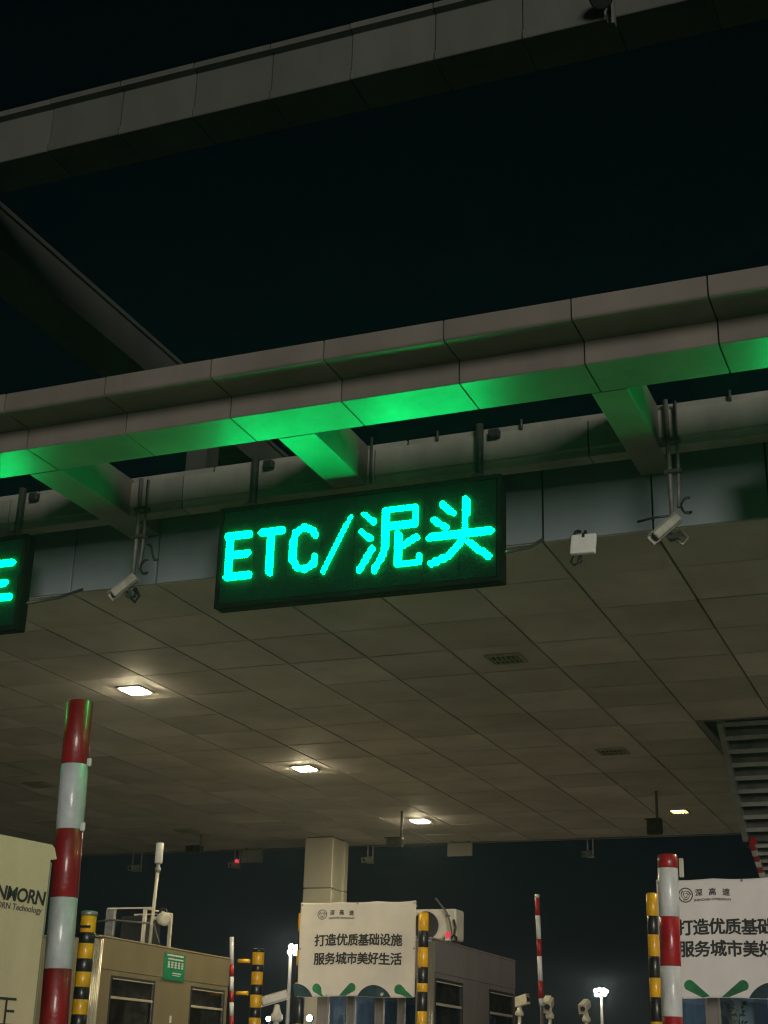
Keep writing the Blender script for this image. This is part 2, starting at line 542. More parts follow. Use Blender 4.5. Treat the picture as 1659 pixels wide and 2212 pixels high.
# ------------------------------------------------------------------ LED lane signs
STROKES = {
    'E': [([(-1.216, 0.195), (-1.216, -0.195)], 0.076), ([(-1.25, 0.195), (-1.028, 0.195)], 0.069), ([(-1.22, 0.012), (-1.033, 0.012)], 0.069), ([(-1.24, -0.195), (-1.012, -0.195)], 0.073)],
    'T': [([(-0.913, 0.193), (-0.7, 0.193)], 0.069), ([(-0.805, 0.196), (-0.805, -0.2)], 0.073)],
    'C': [([(-0.372, 0.100), (-0.39, 0.157), (-0.48, 0.195), (-0.566, 0.159), (-0.588, 0.044), (-0.584, -0.101), (-0.529, -0.177), (-0.45, -0.195), (-0.375, -0.155), (-0.368, -0.082)], 0.073)],
    'slash': [([(-0.038, 0.242), (-0.282, -0.242)], 0.047)],
    'mud': [([(0.094, 0.25), (0.184, 0.175)], 0.062), ([(0.067, 0.092), (0.16, 0.018)], 0.062), ([(0.178, -0.076), (0.066, -0.257)], 0.066), ([(0.296, 0.262), (0.578, 0.262)], 0.066), ([(0.575, 0.256), (0.575, 0.105)], 0.066), ([(0.3, 0.112), (0.575, 0.112)], 0.066), ([(0.3, 0.262), (0.303, 0.016), (0.29, -0.123), (0.202, -0.275)], 0.069), ([(0.414, 0.03), (0.416, -0.242)], 0.073), ([(0.42, -0.242), (0.617, -0.242)], 0.066), ([(0.619, -0.239), (0.619, -0.19)], 0.058), ([(0.59, -0.013), (0.448, -0.088)], 0.066)],
    'head': [([(0.82, 0.251), (0.918, 0.169)], 0.073), ([(0.741, 0.12), (0.85, 0.044)], 0.073), ([(0.709, -0.036), (1.253, -0.036)], 0.076), ([(1.027, 0.285), (1.026, -0.014), (0.969, -0.137), (0.867, -0.224), (0.727, -0.271)], 0.076), ([(1.061, -0.118), (1.234, -0.256)], 0.076)],
    'truck': [([(0.80, 0.19), (1.215, 0.19)], 0.07), ([(0.86, -0.004), (1.165, -0.004)], 0.07), ([(0.72, -0.153), (1.225, -0.153)], 0.07), ([(1.0, 0.19), (1.0, -0.153)], 0.07)],
}


def seg_dist(p, a, b):
    ax, az = a; bx, bz = b
    dx, dz = bx - ax, bz - az
    l2 = dx * dx + dz * dz
    t = 0 if l2 == 0 else max(0, min(1, ((p[0] - ax) * dx + (p[1] - az) * dz) / l2))
    return math.hypot(p[0] - ax - t * dx, p[1] - az - t * dz)


def led_mesh(strokes, cx, cz, yf, yb, pitch=0.0205):
    """lamps of a character on the dot grid, joined into one raised mesh"""
    pts = [p for ps, w in strokes for p in ps]
    i0 = int(min(p[0] for p in pts) / pitch) - 4; i1 = int(max(p[0] for p in pts) / pitch) + 4
    j0 = int(min(p[1] for p in pts) / pitch) - 4; j1 = int(max(p[1] for p in pts) / pitch) + 4
    on = set()
    for i in range(i0, i1):
        for j in range(j0, j1):
            p = ((i + .5) * pitch, (j + .5) * pitch)
            for ps, w in strokes:
                if any(seg_dist(p, ps[k], ps[k + 1]) < w * .385 for k in range(len(ps) - 1)):
                    on.add((i, j)); break
    s = MB(); vm = {}

    def V(i, j, y):
        k = (i, j, y)
        if k not in vm:
            # rounded outline: pull a vertex that belongs to one lit cell only a little inwards
            n = [(a, b) for a in (i - 1, i) for b in (j - 1, j) if (a, b) in on]
            x, z = i * pitch, j * pitch
            if len(n) == 1:
                x += (n[0][0] + .5 - i) * pitch * .5; z += (n[0][1] + .5 - j) * pitch * .5
            vm[k] = s.bm.verts.new((cx + x, y, cz + z))
        return vm[k]
    for i, j in on:
        s.bm.faces.new((V(i, j, yf), V(i + 1, j, yf), V(i + 1, j + 1, yf), V(i, j + 1, yf)))
        for (di, dj), (a, b) in (((-1, 0), ((i, j), (i, j + 1))), ((1, 0), ((i + 1, j + 1), (i + 1, j))), ((0, -1), ((i + 1, j), (i, j))), ((0, 1), ((i, j + 1), (i + 1, j + 1)))):
            if (i + di, j + dj) not in on:
                s.bm.faces.new((V(*a, yf), V(*b, yf), V(*b, yb), V(*a, yb)))
    return s


def led_sign(cx, chars, label):
    cz = 4.365
    t = thing('led_sign', label, 'led sign', (cx, 11.02, 3.885), group='hanging green lane signs')
    hx = 1.345
    s = MB(); s.box(cx - hx, cx + hx, 10.965, 11.10, 3.885, 4.845, bev=0.012); s.obj('cabinet', M_SIGNBOX, t)
    s = MB()
    for a in ((-hx, hx, 3.885, 3.925), (-hx, hx, 4.805, 4.845), (-hx, -hx + .04, 3.925, 4.805), (hx - .04, hx, 3.925, 4.805)):
        s.box(cx + a[0] + .002, cx + a[1] - .002, 10.947, 10.9649, a[2] + .001, a[3] - .001)
    s.obj('rim', M_SIGNBOX, t)
    # dot matrix modules
    nm = 8
    for k in range(nm):
        w = (2 * hx - .09) / nm
        x0 = cx - hx + .045 + k * w
        s = MB(); s.box(x0 + .0015, x0 + w - .0015, 10.952, 10.9645, 3.93, 4.80); s.obj('display_module', M_SIGNFACE, t)
    for ch in chars:
        led_mesh(STROKES[ch], cx, cz, 10.934, 10.951).obj('glowing_character', G_LED, t, kind='stuff')
    for dx in (-1.105, 1.095):
        s = MB(); s.tube([(cx + dx, 11.115, 4.80), (cx + dx, 11.115, 5.41)], 0.036, 14)
        s.lathe([(0.085, 0), (0.085, .02), (0.05, .06)], (cx + dx, 11.07, 4.846), seg=16)
        s.obj('hanger_pole', M_DKPIPE, t)
        s = MB(); s.box(cx + dx + .08, cx + dx + .18, 11.10, 11.165, 5.27, 5.35, bev=0.01); s.obj('clamp_box', M_BLACK, t)
    for sx in (-1, 1):
        s = MB(); s.tube([(cx + sx * 1.34, 11.06, 4.17), (cx + sx * 1.46, 11.42, 4.33), (cx + sx * 1.47, 11.77, 4.52)], 0.016, 8); s.obj('stay_rod', M_DKPIPE, t)
    return t


led_sign(-4.815, ['E', 'T', 'C', 'slash', 'mud', 'head'], 'wide dark LED sign reading ETC/泥头 in glowing cyan green letters')
led_sign(-9.61, ['E', 'T', 'C', 'slash', 'truck'], 'LED sign cut off by the left picture edge, showing three green bars')
led_sign(0.14, ['E', 'T', 'C', 'slash', 'mud', 'head'], 'LED sign over the nearest lane, beyond the right edge of the picture')

# ------------------------------------------------------------------ cameras and reader hung from the canopy edge


def along(p0, p1):
    """matrix that maps local Z along p0->p1, origin p0"""
    p0, p1 = Vector(p0), Vector(p1)
    return Matrix.Translation(p0) @ (p1 - p0).to_track_quat('Z', 'X').to_matrix().to_4x4()


def bullet_camera(t, front, rear, r=0.055, mat=None):
    """body, sunshield and lens of a bullet camera pointing rear -> front"""
    mat = mat or M_CREAM
    f, b = Vector(front), Vector(rear)
    ln = (f - b).length
    m = along(b, f)
    s = MB(); s.box(-r * .9, r * .9, -r * .8, r * .8, 0, ln * .93, bev=r * .35, seg=2); s.xf(m)
    body = s.obj('camera_body', mat, t)
    s = MB(); s.box(-r * 1.12, r * 1.12, r * .82, r * .98, -ln * .02, ln * 1.06); s.box(-r * 1.12, -r * 1.0, -r * .3, r * .815, 0, ln * 1.04); s.box(r * 1.0, r * 1.12, -r * .3, r * .815, 0, ln * 1.04)
    s.xf(m); s.obj('sunshield', mat, t)
    s = MB(); s.lathe([(r * .62, ln * .925), (r * .62, ln * .95), (r * .5, ln * .955)], seg=16); s.xf(m); s.obj('lens', M_BLACK, t)
    return body


def hung_camera(x, label, ztop, mirror=1):
    t = thing('security_camera', label, 'camera', (x, 11.1, ztop), group='cameras hung from the cross beams')
    s = MB(); s.tube([(x - .02, 11.12, ztop), (x - .01, 11.12, 4.72), (x, 11.10, 4.16)], 0.021, 12); s.obj('drop_pole', M_PIPE, t)
    s = MB(); s.tube([(x + .055, 11.13, ztop - .02), (x + .06, 11.13, 4.6), (x + .05, 11.12, 4.42)], 0.017, 10); s.obj('conduit', M_PIPE, t)
    for za in (5.0, 4.72):
        s = MB(); s.box(x - .05, x + .09, 11.08, 11.15, za, za + .03); s.obj('pipe_clip', M_DKPIPE, t)
    bullet_camera(t, (x - .145, 10.99, 4.125), (x + .055, 11.06, 4.32), 0.042, M_CAMERA)
    s = MB(); s.box(x - .045, x + .045, 11.06, 11.13, 4.13, 4.19, bev=.01); s.tube([(x + .0, 11.09, 4.16), (x - .03, 11.03, 4.22)], .02, 8); s.obj('bracket', M_DKPIPE, t)
    s = MB()
    pts = [(x + .10, 11.10, 4.36)] + [(x + .13 + .055 * math.sin(a), 11.10, 4.42 + .07 * math.cos(a)) for a in [i * .5 + 2.6 for i in range(9)]]
    s.tube(pts, 0.011, 8); s.obj('cable_loop', M_BLACK, t)
    s = MB(); s.tube([(x + .02, 11.1, 4.17), (x + .07, 11.06, 4.20), (x + .12, 11.05, 4.12), (x + .085, 11.04, 4.06), (x + .03, 11.06, 4.11)], .014, 8); s.obj('cable', M_STEEL if mirror > 0 else M_BLACK, t)
    return t


t = hung_camera(-2.06, 'cream bullet camera on a drop pole under the right cross beam', 5.40)
s = MB(); s.tube([(-2.36, 11.15, 4.345), (-2.22, 11.13, 4.36), (-2.07, 11.12, 4.355)], .011, 8); s.obj('cable', M_BLACK, t)
t = hung_camera(-7.13, 'cream bullet camera on a drop pole between the two LED signs', 5.34, -1)
s = MB(); s.tube([(-7.02, 11.14, 4.66), (-6.98, 11.13, 4.64), (-6.955, 11.13, 4.55), (-6.93, 11.13, 4.49), (-6.90, 11.13, 4.49)], .013, 8); s.obj('cable', M_BLACK, t)

t = thing('toll_reader', 'small white reader panel hung just right of the green sign', 'reader', (-2.935, 11.6, 4.27))
m = Matrix.Translation((-2.935, 11.6, 4.37)) @ Matrix.Rotation(rad(-14), 4, 'X') @ Matrix.Rotation(rad(1.5), 4, 'Y')
s = MB(); s.box(-.112, .112, -.02, .03, -.098, .098, bev=.012, seg=2); s.xf(m); s.obj('panel', M_WHITE, t)
s = MB(); s.box(-.012, .012, .02, .05, .05, .16); s.box(-.012, .012, -.026, -.021, .06, .10); s.xf(m); s.obj('bracket', M_BLACK, t)
s = MB(); s.tube([(-3.03, 11.62, 4.28), (-3.05, 11.61, 4.22), (-3.02, 11.6, 4.185), (-2.985, 11.6, 4.205), (-2.97, 11.61, 4.27)], .009, 8); s.obj('cable', M_BLACK, t)
s = MB(); s.tube([(-2.955, 11.6, 4.275), (-2.95, 11.6, 4.22), (-2.97, 11.6, 4.20)], .007, 8); s.obj('cable', M_BLACK, t)
s = MB(); s.tube([(-3.02, 11.66, 4.47), (-3.03, 11.7, 4.53), (-3.02, 11.75, 4.56), (-3.0, 11.78, 4.56)], .012, 8); s.obj('cable', M_BLACK, t)

# pipes on the ledge beam
for x, z0, z1 in ((-4.765, 5.0, 5.45), (-4.13, 5.33, 5.425), (-3.35, 5.33, 5.425), (-1.55, 5.33, 5.425)):
    s = MB(); s.tube([(x, 11.155, z0), (x, 11.155, z1)], .013, 8); s.obj('conduit', M_DKPIPE, canopy)

# ------------------------------------------------------------------ striped posts


def striped(name, label, cat, x, y, r, bands, zbot, group=None, tilt=(0, 0), cap=None, seg=28):
    """bands: list of (z_top, material) from the top down; each band is a sleeve on the pipe"""
    t = thing(name, label, cat, (x, y, zbot), group)
    zt = bands[0][0]
    m = Matrix.Translation((x, y, zbot)) @ Matrix.Rotation(tilt[0], 4, 'Y') @ Matrix.Rotation(tilt[1], 4, 'X')
    s = MB(); s.lathe([(r - .003, 0), (r - .003, zt - zbot - .004)], seg=seg); s.xf(m); s.obj('pipe', M_PIPE, t)
    for i, (z, mt) in enumerate(bands):
        z1 = bands[i + 1][0] if i + 1 < len(bands) else zbot + .01
        rr = r + random.uniform(-.001, .001)
        prof = [(rr - .002, z1 - zbot + .0015), (rr, z1 - zbot + .004), (rr, z - zbot - .004), (rr - .002, z - zbot - .0015)]
        if i == 0: prof[-1] = (rr - .012, z - zbot + .003)
        s = MB(); s.lathe(prof, seg=seg); s.xf(m)
        s.obj('band', mt, t)
    s = MB(); s.lathe([(r * 1.9, 0), (r * 1.9, .02), (r * 1.05, .025)], seg=seg); s.xf(m); s.obj('base_plate', M_PIPE, t)
    if cap:
        s = MB(); s.lathe([(r + .004, zt - zbot), (r + .004, zt - zbot + cap[0]), (r * .6, zt - zbot + cap[0] + .006)], seg=seg); s.xf(m); s.obj('cap', cap[1], t)
    return t


def alternate(tops, first, second, zend, step):
    out = [(z, first if i % 2 == 0 else second) for i, z in enumerate(tops)]
    z = tops[-1]; i = len(tops)
    while z - step > zend + .05:
        z -= step
        out.append((z, first if i % 2 == 0 else second)); i += 1
    return out


ZI = GROUND + 0.2
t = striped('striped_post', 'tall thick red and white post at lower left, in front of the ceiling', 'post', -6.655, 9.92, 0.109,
            alternate([2.83, 2.308, 1.787, 1.262, 0.729], M_REDDIM, M_WHITEDIM, ZI, .525), ZI, 'red and white posts', tilt=(rad(-1.6), 0), seg=40)
for z in (2.305, 1.795):
    s = MB(); s.box(-6.655 + .065, -6.655 + .10, 9.84, 9.87, z - .03, z + .035, bev=.006); s.obj('film_clip', M_RWHITE, t)
t = striped('striped_post', 'thick red and white post in front of the right banner', 'post', -2.60, 12.8, 0.0865,
            alternate([1.886, 1.773, 1.365, 0.965, 0.561], M_RED, M_RWHITE, ZI, .4), ZI, 'red and white posts', tilt=(rad(0.75), 0), seg=40)
s = MB(); s.box(-2.47, -2.435, 12.82, 12.86, 1.70, 1.86, bev=.004, mtx=None); s.obj('side_plate', M_CREAM, t)

Y, K = M_YELLOW, M_PBLACK
t = striped('warning_post', 'yellow and black post beside the tall red and white post', 'post', -6.92, 10.6, 0.0645,
            alternate([1.199, 1.065, 0.981, 0.86, 0.759, 0.64, 0.546, 0.429], Y, K, ZI, .11), ZI, 'yellow and black posts', cap=(.035, M_STEEL))
s = MB(); s.box(-7.0, -6.86, 10.52, 10.545, 1.10, 1.118); s.box(-7.02, -6.97, 10.5, 10.56, 1.03, 1.06); s.obj('strap', M_BLACK, t)
striped('warning_post', 'free standing yellow and black post between the olive booth and the left banner', 'post', -7.384, 14.65, 0.0625,
        alternate([1.285, 1.251, 1.121, 1.05, 0.917, 0.816, 0.685, 0.585], K, Y, ZI, .12), ZI, 'yellow and black posts')
striped('warning_post', 'yellow and black post at the right edge of the left banner', 'post', -6.338, 16.9, 0.062,
        alternate([1.888, 1.679, 1.491, 1.264, 1.083, 0.985, 0.77], Y, K, ZI, .2), ZI, 'yellow and black posts')
striped('warning_post', 'yellow and black post mostly hidden behind the left edge of the left banner', 'post', -8.03, 17.12, 0.062,
        alternate([1.93, 1.71, 1.49, 1.30, 1.10, 0.93, 0.62], Y, K, ZI, .2), ZI, 'yellow and black posts')
striped('warning_post', 'yellow and black post behind the right red and white post', 'post', -2.95, 13.93, 0.0525,
        alternate([1.703, 1.496, 1.33, 1.134, 0.948, 0.777, 0.567], Y, K, ZI, .2), ZI, 'yellow and black posts')

# ------------------------------------------------------------------ banners


def banner(label, x0, x1, y, z0, z1, mat, amp, lines, logo, leaves, arcs, seed):
    t = thing('banner', label, 'banner', ((x0 + x1) / 2, y, z0), group='printed banners')
    rnd = random.Random(seed)
    ph = [rnd.uniform(0, 6.28) for _ in range(6)]

    def fold(x, z):
        u = (x - x0) / (x1 - x0); v = (z - z0) / (z1 - z0)
        a = math.sin(u * 13 + ph[0] + v * 1.5) * .5 + math.sin(u * 29 + ph[1] - v * 2.6) * .3 + math.sin(u * 7 - v * 6 + ph[2]) * .45
        a += noise.noise(Vector((u * 5, v * 3, seed))) * .9
        return a * amp * (0.35 + .65 * min(1, 4 * u * (1 - u) + .3))

    def edge(x, z):
        # slightly scalloped top and bottom where it is tied
        v = (z - z0) / (z1 - z0)
        u = (x - x0) / (x1 - x0)
        return (-.012 * abs(math.sin(u * math.pi * 3)) * v) + .008 * math.sin(u * 9 + ph[3]) * (1 - v)

    def P(x, z, off=0.0):
        return (x, y + fold(x, z) - off, z + edge(x, z))
    nx, nz = 72, 44
    s = MB()
    G = [[s.bm.verts.new(P(x0 + (x1 - x0) * i / nx, z0 + (z1 - z0) * j / nz)) for i in range(nx + 1)] for j in range(nz + 1)]
    for j in range(nz):
        for i in range(nx):
            f = s.bm.faces.new((G[j][i], G[j][i + 1], G[j + 1][i + 1], G[j + 1][i])); f.smooth = True
    cloth = s.obj('sheet', mat, t)
    sm = cloth.modifiers.new('thickness', 'SOLIDIFY'); sm.thickness = .004; sm.offset = 1.0 if False else -1.0
    for body, cx, cz, pitch, size, off, mt in lines:
        n = len(body)
        for k, ch in enumerate(body):
            if ch == ' ': continue
            px = cx + k * pitch
            letters(ch, size, lambda u, w, tt: P(px + u, cz + w, .0075 + tt), 'character', mt, t, bold=off)
    lx, lz, lr, sub, subx, subz, subs = logo
    s = MB()

    def strip(pts, w0, w1=None):
        n = len(pts); L = []; R = []
        for i, (px, pz) in enumerate(pts):
            a = pts[max(i - 1, 0)]; b = pts[min(i + 1, n - 1)]
            dx, dz = b[0] - a[0], b[1] - a[1]
            l = math.hypot(dx, dz) or 1
            w = w0 if w1 is None else w0 + (w1 - w0) * i / (n - 1)
            L.append(s.bm.verts.new(P(px - dz / l * w, pz + dx / l * w, .006))); R.append(s.bm.verts.new(P(px + dz / l * w, pz - dx / l * w, .006)))
        for i in range(n - 1):
            s.bm.faces.new((L[i], R[i], R[i + 1], L[i + 1]))
    strip([(lx + lr * math.cos(a), lz + lr * math.sin(a)) for a in [k * 2 * math.pi / 36 for k in range(37)]], lr * .085)
    for q in range(3):
        for rr, w in ((.72, .10), (.42, .085)):
            strip([(lx + lr * (rr - .2 * k / 14) * math.cos(q * 2.094 + k * .15), lz + lr * (rr - .2 * k / 14) * math.sin(q * 2.094 + k * .15)) for k in range(15)], lr * w, lr * .03)
    s.obj('logo', M_INKG, t)
    letters(sub, subs, lambda u, w, tt: P(subx + u, subz + w, .0075 + tt), 'small_lettering', M_INKG, t, offset=.0006)
    for (ax, az, bx, bz, w, mt) in leaves:
        s = MB()
        n = 14
        d = math.atan2(bz - az, bx - ax)
        ring = [(ax + w * math.cos(d + math.pi / 2 + math.pi * k / n), az + w * math.sin(d + math.pi / 2 + math.pi * k / n)) for k in range(n + 1)]
        # clip at the hem
        tip = [(bx + w * math.cos(d - math.pi / 2), bz + w * math.sin(d - math.pi / 2)), (bx + w * math.cos(d + math.pi / 2), bz + w * math.sin(d + math.pi / 2))]
        pts = [(px, max(pz, z0 + .004)) for px, pz in ring + tip]
        c = s.bm.verts.new(P((ax + bx) / 2, max((az + bz) / 2, z0 + .006), .006))
        vs = [s.bm.verts.new(P(px, pz, .006)) for px, pz in pts]
        for k in range(len(vs)):
            s.bm.faces.new((c, vs[k], vs[(k + 1) % len(vs)]))
        s.obj('leaf_print', mt, t)
    for (cx, cz, ro, ri, a0, a1, mt) in arcs:
        s = MB()
        n = 24
        O, I = [], []
        for k in range(n + 1):
            a = rad(a0 + (a1 - a0) * k / n)
            O.append(s.bm.verts.new(P(cx + ro * math.cos(a), max(cz + ro * math.sin(a), z0 + .004), .005)))
            I.append(s.bm.verts.new(P(cx + ri * math.cos(a), max(cz + ri * math.sin(a), z0 + .004), .005)))
        for k in range(n):
            s.bm.faces.new((O[k], O[k + 1], I[k + 1], I[k]))
        s.obj('arc_print', mt, t)
    for ex, ez in ((x0 + .02, z1 - .03), (x1 - .02, z1 - .03), ((x0 + x1) / 2, z1 - .025), (x0 + .02, (z0 + z1) / 2), (x1 - .02, (z0 + z1) / 2)):
        ey = y + fold(ex, ez)
        s = MB(); s.lathe([(.013, -.0065), (.014, -.002), (.009, -.001)], (ex, ey, ez), (0, 1, 0), seg=14); s.obj('eyelet', M_STEEL, t)
        s = MB(); s.tube([(ex, ey - .008, ez), (ex + (.03 if ex > (x0 + x1) / 2 else -.03), ey + .02, ez + .01), (ex + (.02 if ex > (x0 + x1) / 2 else -.02), y + .06, ez - .02)], .003, 6); s.obj('tie', M_BLACK, t)
    # rail behind the top hem
    s = MB(); s.tube([(x0 + .01, y + .05, z1 - .06), (x1 - .01, y + .05, z1 - .06)], .014, 10); s.obj('rail', M_STEEL, t)
    return t


L1, L2 = '打造优质基础设施', '服务城市美好生活'
p = .1444
banner('cream cloth banner with two lines of dark characters in front of the middle booth', -8.005, -6.465, 16.98, .93, 2.045, M_BANNER, .016,
       [(L1, -7.718, 1.597, p, .150, .0042, M_INK), (L2, -7.722, 1.376, p, .150, .0042, M_INK), ('深高速', -7.572, 1.921, .128, .066, .0018, M_INKG)],
       (-7.702, 1.905, .056, 'SHENZHEN EXPRESSWAY', -7.442, 1.855, .030),
       [(-7.745, 1.035, -7.62, .90, .055, M_LEAF), (-7.28, 1.03, -7.40, .90, .055, M_LEAF), (-6.67, 1.025, -6.53, .89, .058, M_LEAF)],
       [(-8.02, .84, .245, .09, 20, 100, M_LEAFD), (-6.985, .83, .24, .09, 5, 175, M_LEAFD)], 3)
p = .146
banner('smooth grey white banner with dark characters cut off by the right picture edge', -2.917, -1.33, 14.0, .775, 1.838, M_BANNER2, .004,
       [(L1, -2.662, 1.407, p, .152, .0042, M_INK), (L2, -2.660, 1.211, p, .152, .0042, M_INK), ('深高速', -2.520, 1.718, .125, .070, .0018, M_INKG)],
       (-2.645, 1.70, .064, 'SHENZHEN EXPRESSWAY', -2.397, 1.650, .030),
       [(-2.648, .892, -2.50, .755, .048, M_LEAF), (-2.165, .885, -2.33, .745, .048, M_LEAF), (-1.60, .885, -1.45, .755, .048, M_LEAF)],
       [(-1.88, .655, .27, .15, 15, 165, M_LEAFD), (-2.87, .66, .20, .10, 10, 100, M_LEAF)], 8)

# ------------------------------------------------------------------ toll booths


def booth(label, x0, x1, y0, y1, zt, wall, windows, wz, sash, lit=False, front=None):
    """windows: list of (y0, y1) in the lane side wall x = x1; wz = (z0, z1); front: list of (x0, x1) openings in the wall y = y0"""
    t = thing('toll_booth', label, 'toll booth', ((x0 + x1) / 2, (y0 + y1) / 2, ZI), group='toll booths')
    zs = wz[1] + .06
    th = .05
    R = .10                        # rounded corner radius
    # lane side wall in pieces round the windows
    s = MB()
    ys = [y0 + R] + [v for w in windows for v in w] + [y1]
    for i in range(0, len(ys), 2):
        s.box(x1 - th, x1, ys[i], ys[i + 1], ZI, wz[1])
    for a, b in windows:
        s.box(x1 - th, x1, a, b, ZI, wz[0])
    s.box(x1 - th, x1, y0 + R, y1, wz[1] + .0005, zs)
    s.obj('side_wall', wall, t)
    s = MB(); s.box(x1 - th, x1 + .006, y0 + R, y1 + .01, zs + .004, zt, bev=.004); s.obj('upper_panel', wall, t)
    s = MB(); s.box(x0, x0 + th, y0, y1, ZI, zt); s.obj('far_wall', wall, t)
    s = MB(); s.box(x0 + th, x1 - th, y1 - th, y1, ZI, zt - .004); s.obj('rear_wall', wall, t)
    # front wall
    s = MB()
    fx = [x0 + th] + ([v for w in front for v in w] if front else []) + [x1 - R]
    fz0, fz1 = wz[0], wz[1]
    for i in range(0, len(fx), 2):
        s.box(fx[i], fx[i + 1], y0, y0 + th, ZI, zt - .004)
    if front:
        for a, b in front:
            s.box(a, b, y0, y0 + th, ZI, fz0); s.box(a, b, y0, y0 + th, fz1, zt - .004)
    s.obj('front_wall', wall, t)
    # fluted rounded corner
    s = MB()
    n = 5
    for k in range(n):
        a = rad(-90 + 90 * (k + .5) / n)
        c = (x1 - R + (R - .012) * math.cos(a), y0 + R + (R - .012) * math.sin(a))
        s.tube([(*c, ZI), (*c, zt - .01)], .0165, 10)
    s.obj('corner_trim', M_BTRIM, t)
    s = MB(); s.box(x0 - .02, x1 + .012, y0 - .015, y1 + .02, zt + .0005, zt + .035, bev=.012); s.obj('roof', wall, t)
    s = MB(); s.box(x0 + th, x1 - th - .002, y0 + th, y1 - th, ZI, ZI + .9); s.obj('counter', M_INSIDE, t)
    s = MB(); s.box(x0 + th + .002, x0 + th + .01, y0 + th + .01, y1 - th - .01, ZI + .9, zt - .02); s.obj('inner_lining', M_INSIDE, t)
    for a, b in windows:
        fr = .035
        s = MB()
        for q in ((a, b, wz[1] - fr, wz[1]), (a, b, wz[0], wz[0] + fr), (a, a + fr, wz[0] + fr, wz[1] - fr), (b - fr, b, wz[0] + fr, wz[1] - fr)):
            s.box(x1 - .03, x1 + .008, q[0] + .0005, q[1] - .0005, q[2] + .0005, q[3] - .0005, bev=.003)
        w = s.obj('window', M_RUBBER, t)
        s = MB(); s.box(x1 + .003, x1 + .013, a + .05, b - .05, wz[1] - .05, wz[1] - .036); s.box(x1 - .02, x1 + .004, a + fr, b - fr, sash - .016, sash + .016, bev=.003); s.obj('sash', M_SASH, w)
        s = MB(); s.box(x1 - .018, x1 - .012, a + fr, b - fr, sash + .016, wz[1] - fr); s.obj('pane', GLASS, w)
        s = MB(); s.box(x1 - .014, x1 - .008, a + fr, b - fr, wz[0] + fr, sash - .016); s.obj('pane', GLASS, w)
        # pale sheets added behind the glass, standing in for its grey reflections
        s = MB(); yb = a + (b - a) * .46
        s.box(x1 - .075, x1 - .07, yb, b - .02, wz[0], sash - .03); s.obj('reflection_sheet', M_REFLECT, w)
        s = MB(); s.box(x1 - .065, x1 - .06, a + .01, b - .01, sash - .02, wz[1] - .005); s.obj('reflection_sheet', M_REFLECT, w)
    if front:
        for a, b in front:
            fr = .022
            s = MB()
            for q in ((a, b, fz1 - fr, fz1), (a, b, fz0, fz0 + fr), (a, a + fr, fz0 + fr, fz1 - fr), (b - fr, b, fz0 + fr, fz1 - fr)):
                s.box(q[0] + .0005, q[1] - .0005, y0 - .008, y0 + .03, q[2] + .0005, q[3] - .0005, bev=.003)
            w = s.obj('front_window', M_BTRIM, t)
            s = MB(); s.box(a + fr, b - fr, y0 + .012, y0 + .018, fz0 + fr, fz1 - fr); s.obj('pane', GLASSC, w)
    if lit:
        s = MB(); s.box(x0 + .3, x1 - .3, (y0 + y1) / 2 - .8, (y0 + y1) / 2 - .74, zt - .09, zt - .05); s.obj('ceiling_tube', G_TUBE, t)
    return t


b1 = booth('olive beige toll booth with a green notice, behind the red and white post', -12.88, -11.32, 17.66, 21.46, 1.715, M_BOOTH,
           [(18.02, 19.22), (20.27, 21.36)], (-.15, 1.25), .965)
# green notice on booth 1
nt = thing('green_notice', 'green notice plate with white lettering on the olive booth wall', 'notice', (-11.305, 19.7, 1.285))
s = MB(); s.box(-11.312, -11.300, 19.40, 20.02, 1.287, 1.668, bev=.003); s.obj('plate', M_GREEN, nt)
for z, y0_, y1_, h in ((1.638, 19.47, 19.96, .022), (1.585, 19.50, 19.96, .02), (1.39, 19.66, 19.92, .018), (1.36, 19.66, 19.88, .012)):
    s = MB(); n = 10
    for k in range(n):
        w = (y1_ - y0_) / n
        s.box(-11.2995, -11.2985, y0_ + k * w, y0_ + k * w + w * .8, z - h / 2, z + h / 2)
    s.obj('print_line', M_PRINTW, nt)
for k in range(5):
    y = 19.50 + k * .1
    s = MB()
    for q in ((y, y + .062, 1.535, 1.548), (y, y + .062, 1.50, 1.512), (y, y + .062, 1.462, 1.474), (y + .012, y + .026, 1.462, 1.548), (y + .042, y + .054, 1.462, 1.535)):
        s.box(-11.2995, -11.2982 - random.uniform(0, .0003), *q)
    s.obj('printed_character', M_PRINTW, nt)

sk = thing('sticker', 'small white sticker on the olive booth wall between its windows', 'sticker', (-11.315, 19.72, .70))
s = MB(); s.box(-11.3195, -11.3165, 19.70, 19.76, .70, .80); s.obj('sheet', M_PRINTW, sk)
b2 = booth('grey toll booth behind the left banner with an air conditioner on its roof', -8.0, -6.48, 17.58, 21.04, 1.64, M_BOOTH2,
           [(17.71, 18.76), (19.85, 20.96)], (-.15, 1.205), .90, lit=True, front=[(-7.86, -7.58), (-7.50, -7.20), (-7.12, -6.90), (-6.84, -6.66)])
b3 = booth('toll booth hidden behind the right banner, its front window showing a green plant', -2.90, -1.30, 14.36, 17.9, 1.60, M_BOOTH2,
           [(14.6, 15.7), (16.3, 17.4)], (-.15, 1.15), .85, lit=True, front=[(-2.83, -2.56), (-2.465, -1.99), (-1.97, -1.55)])
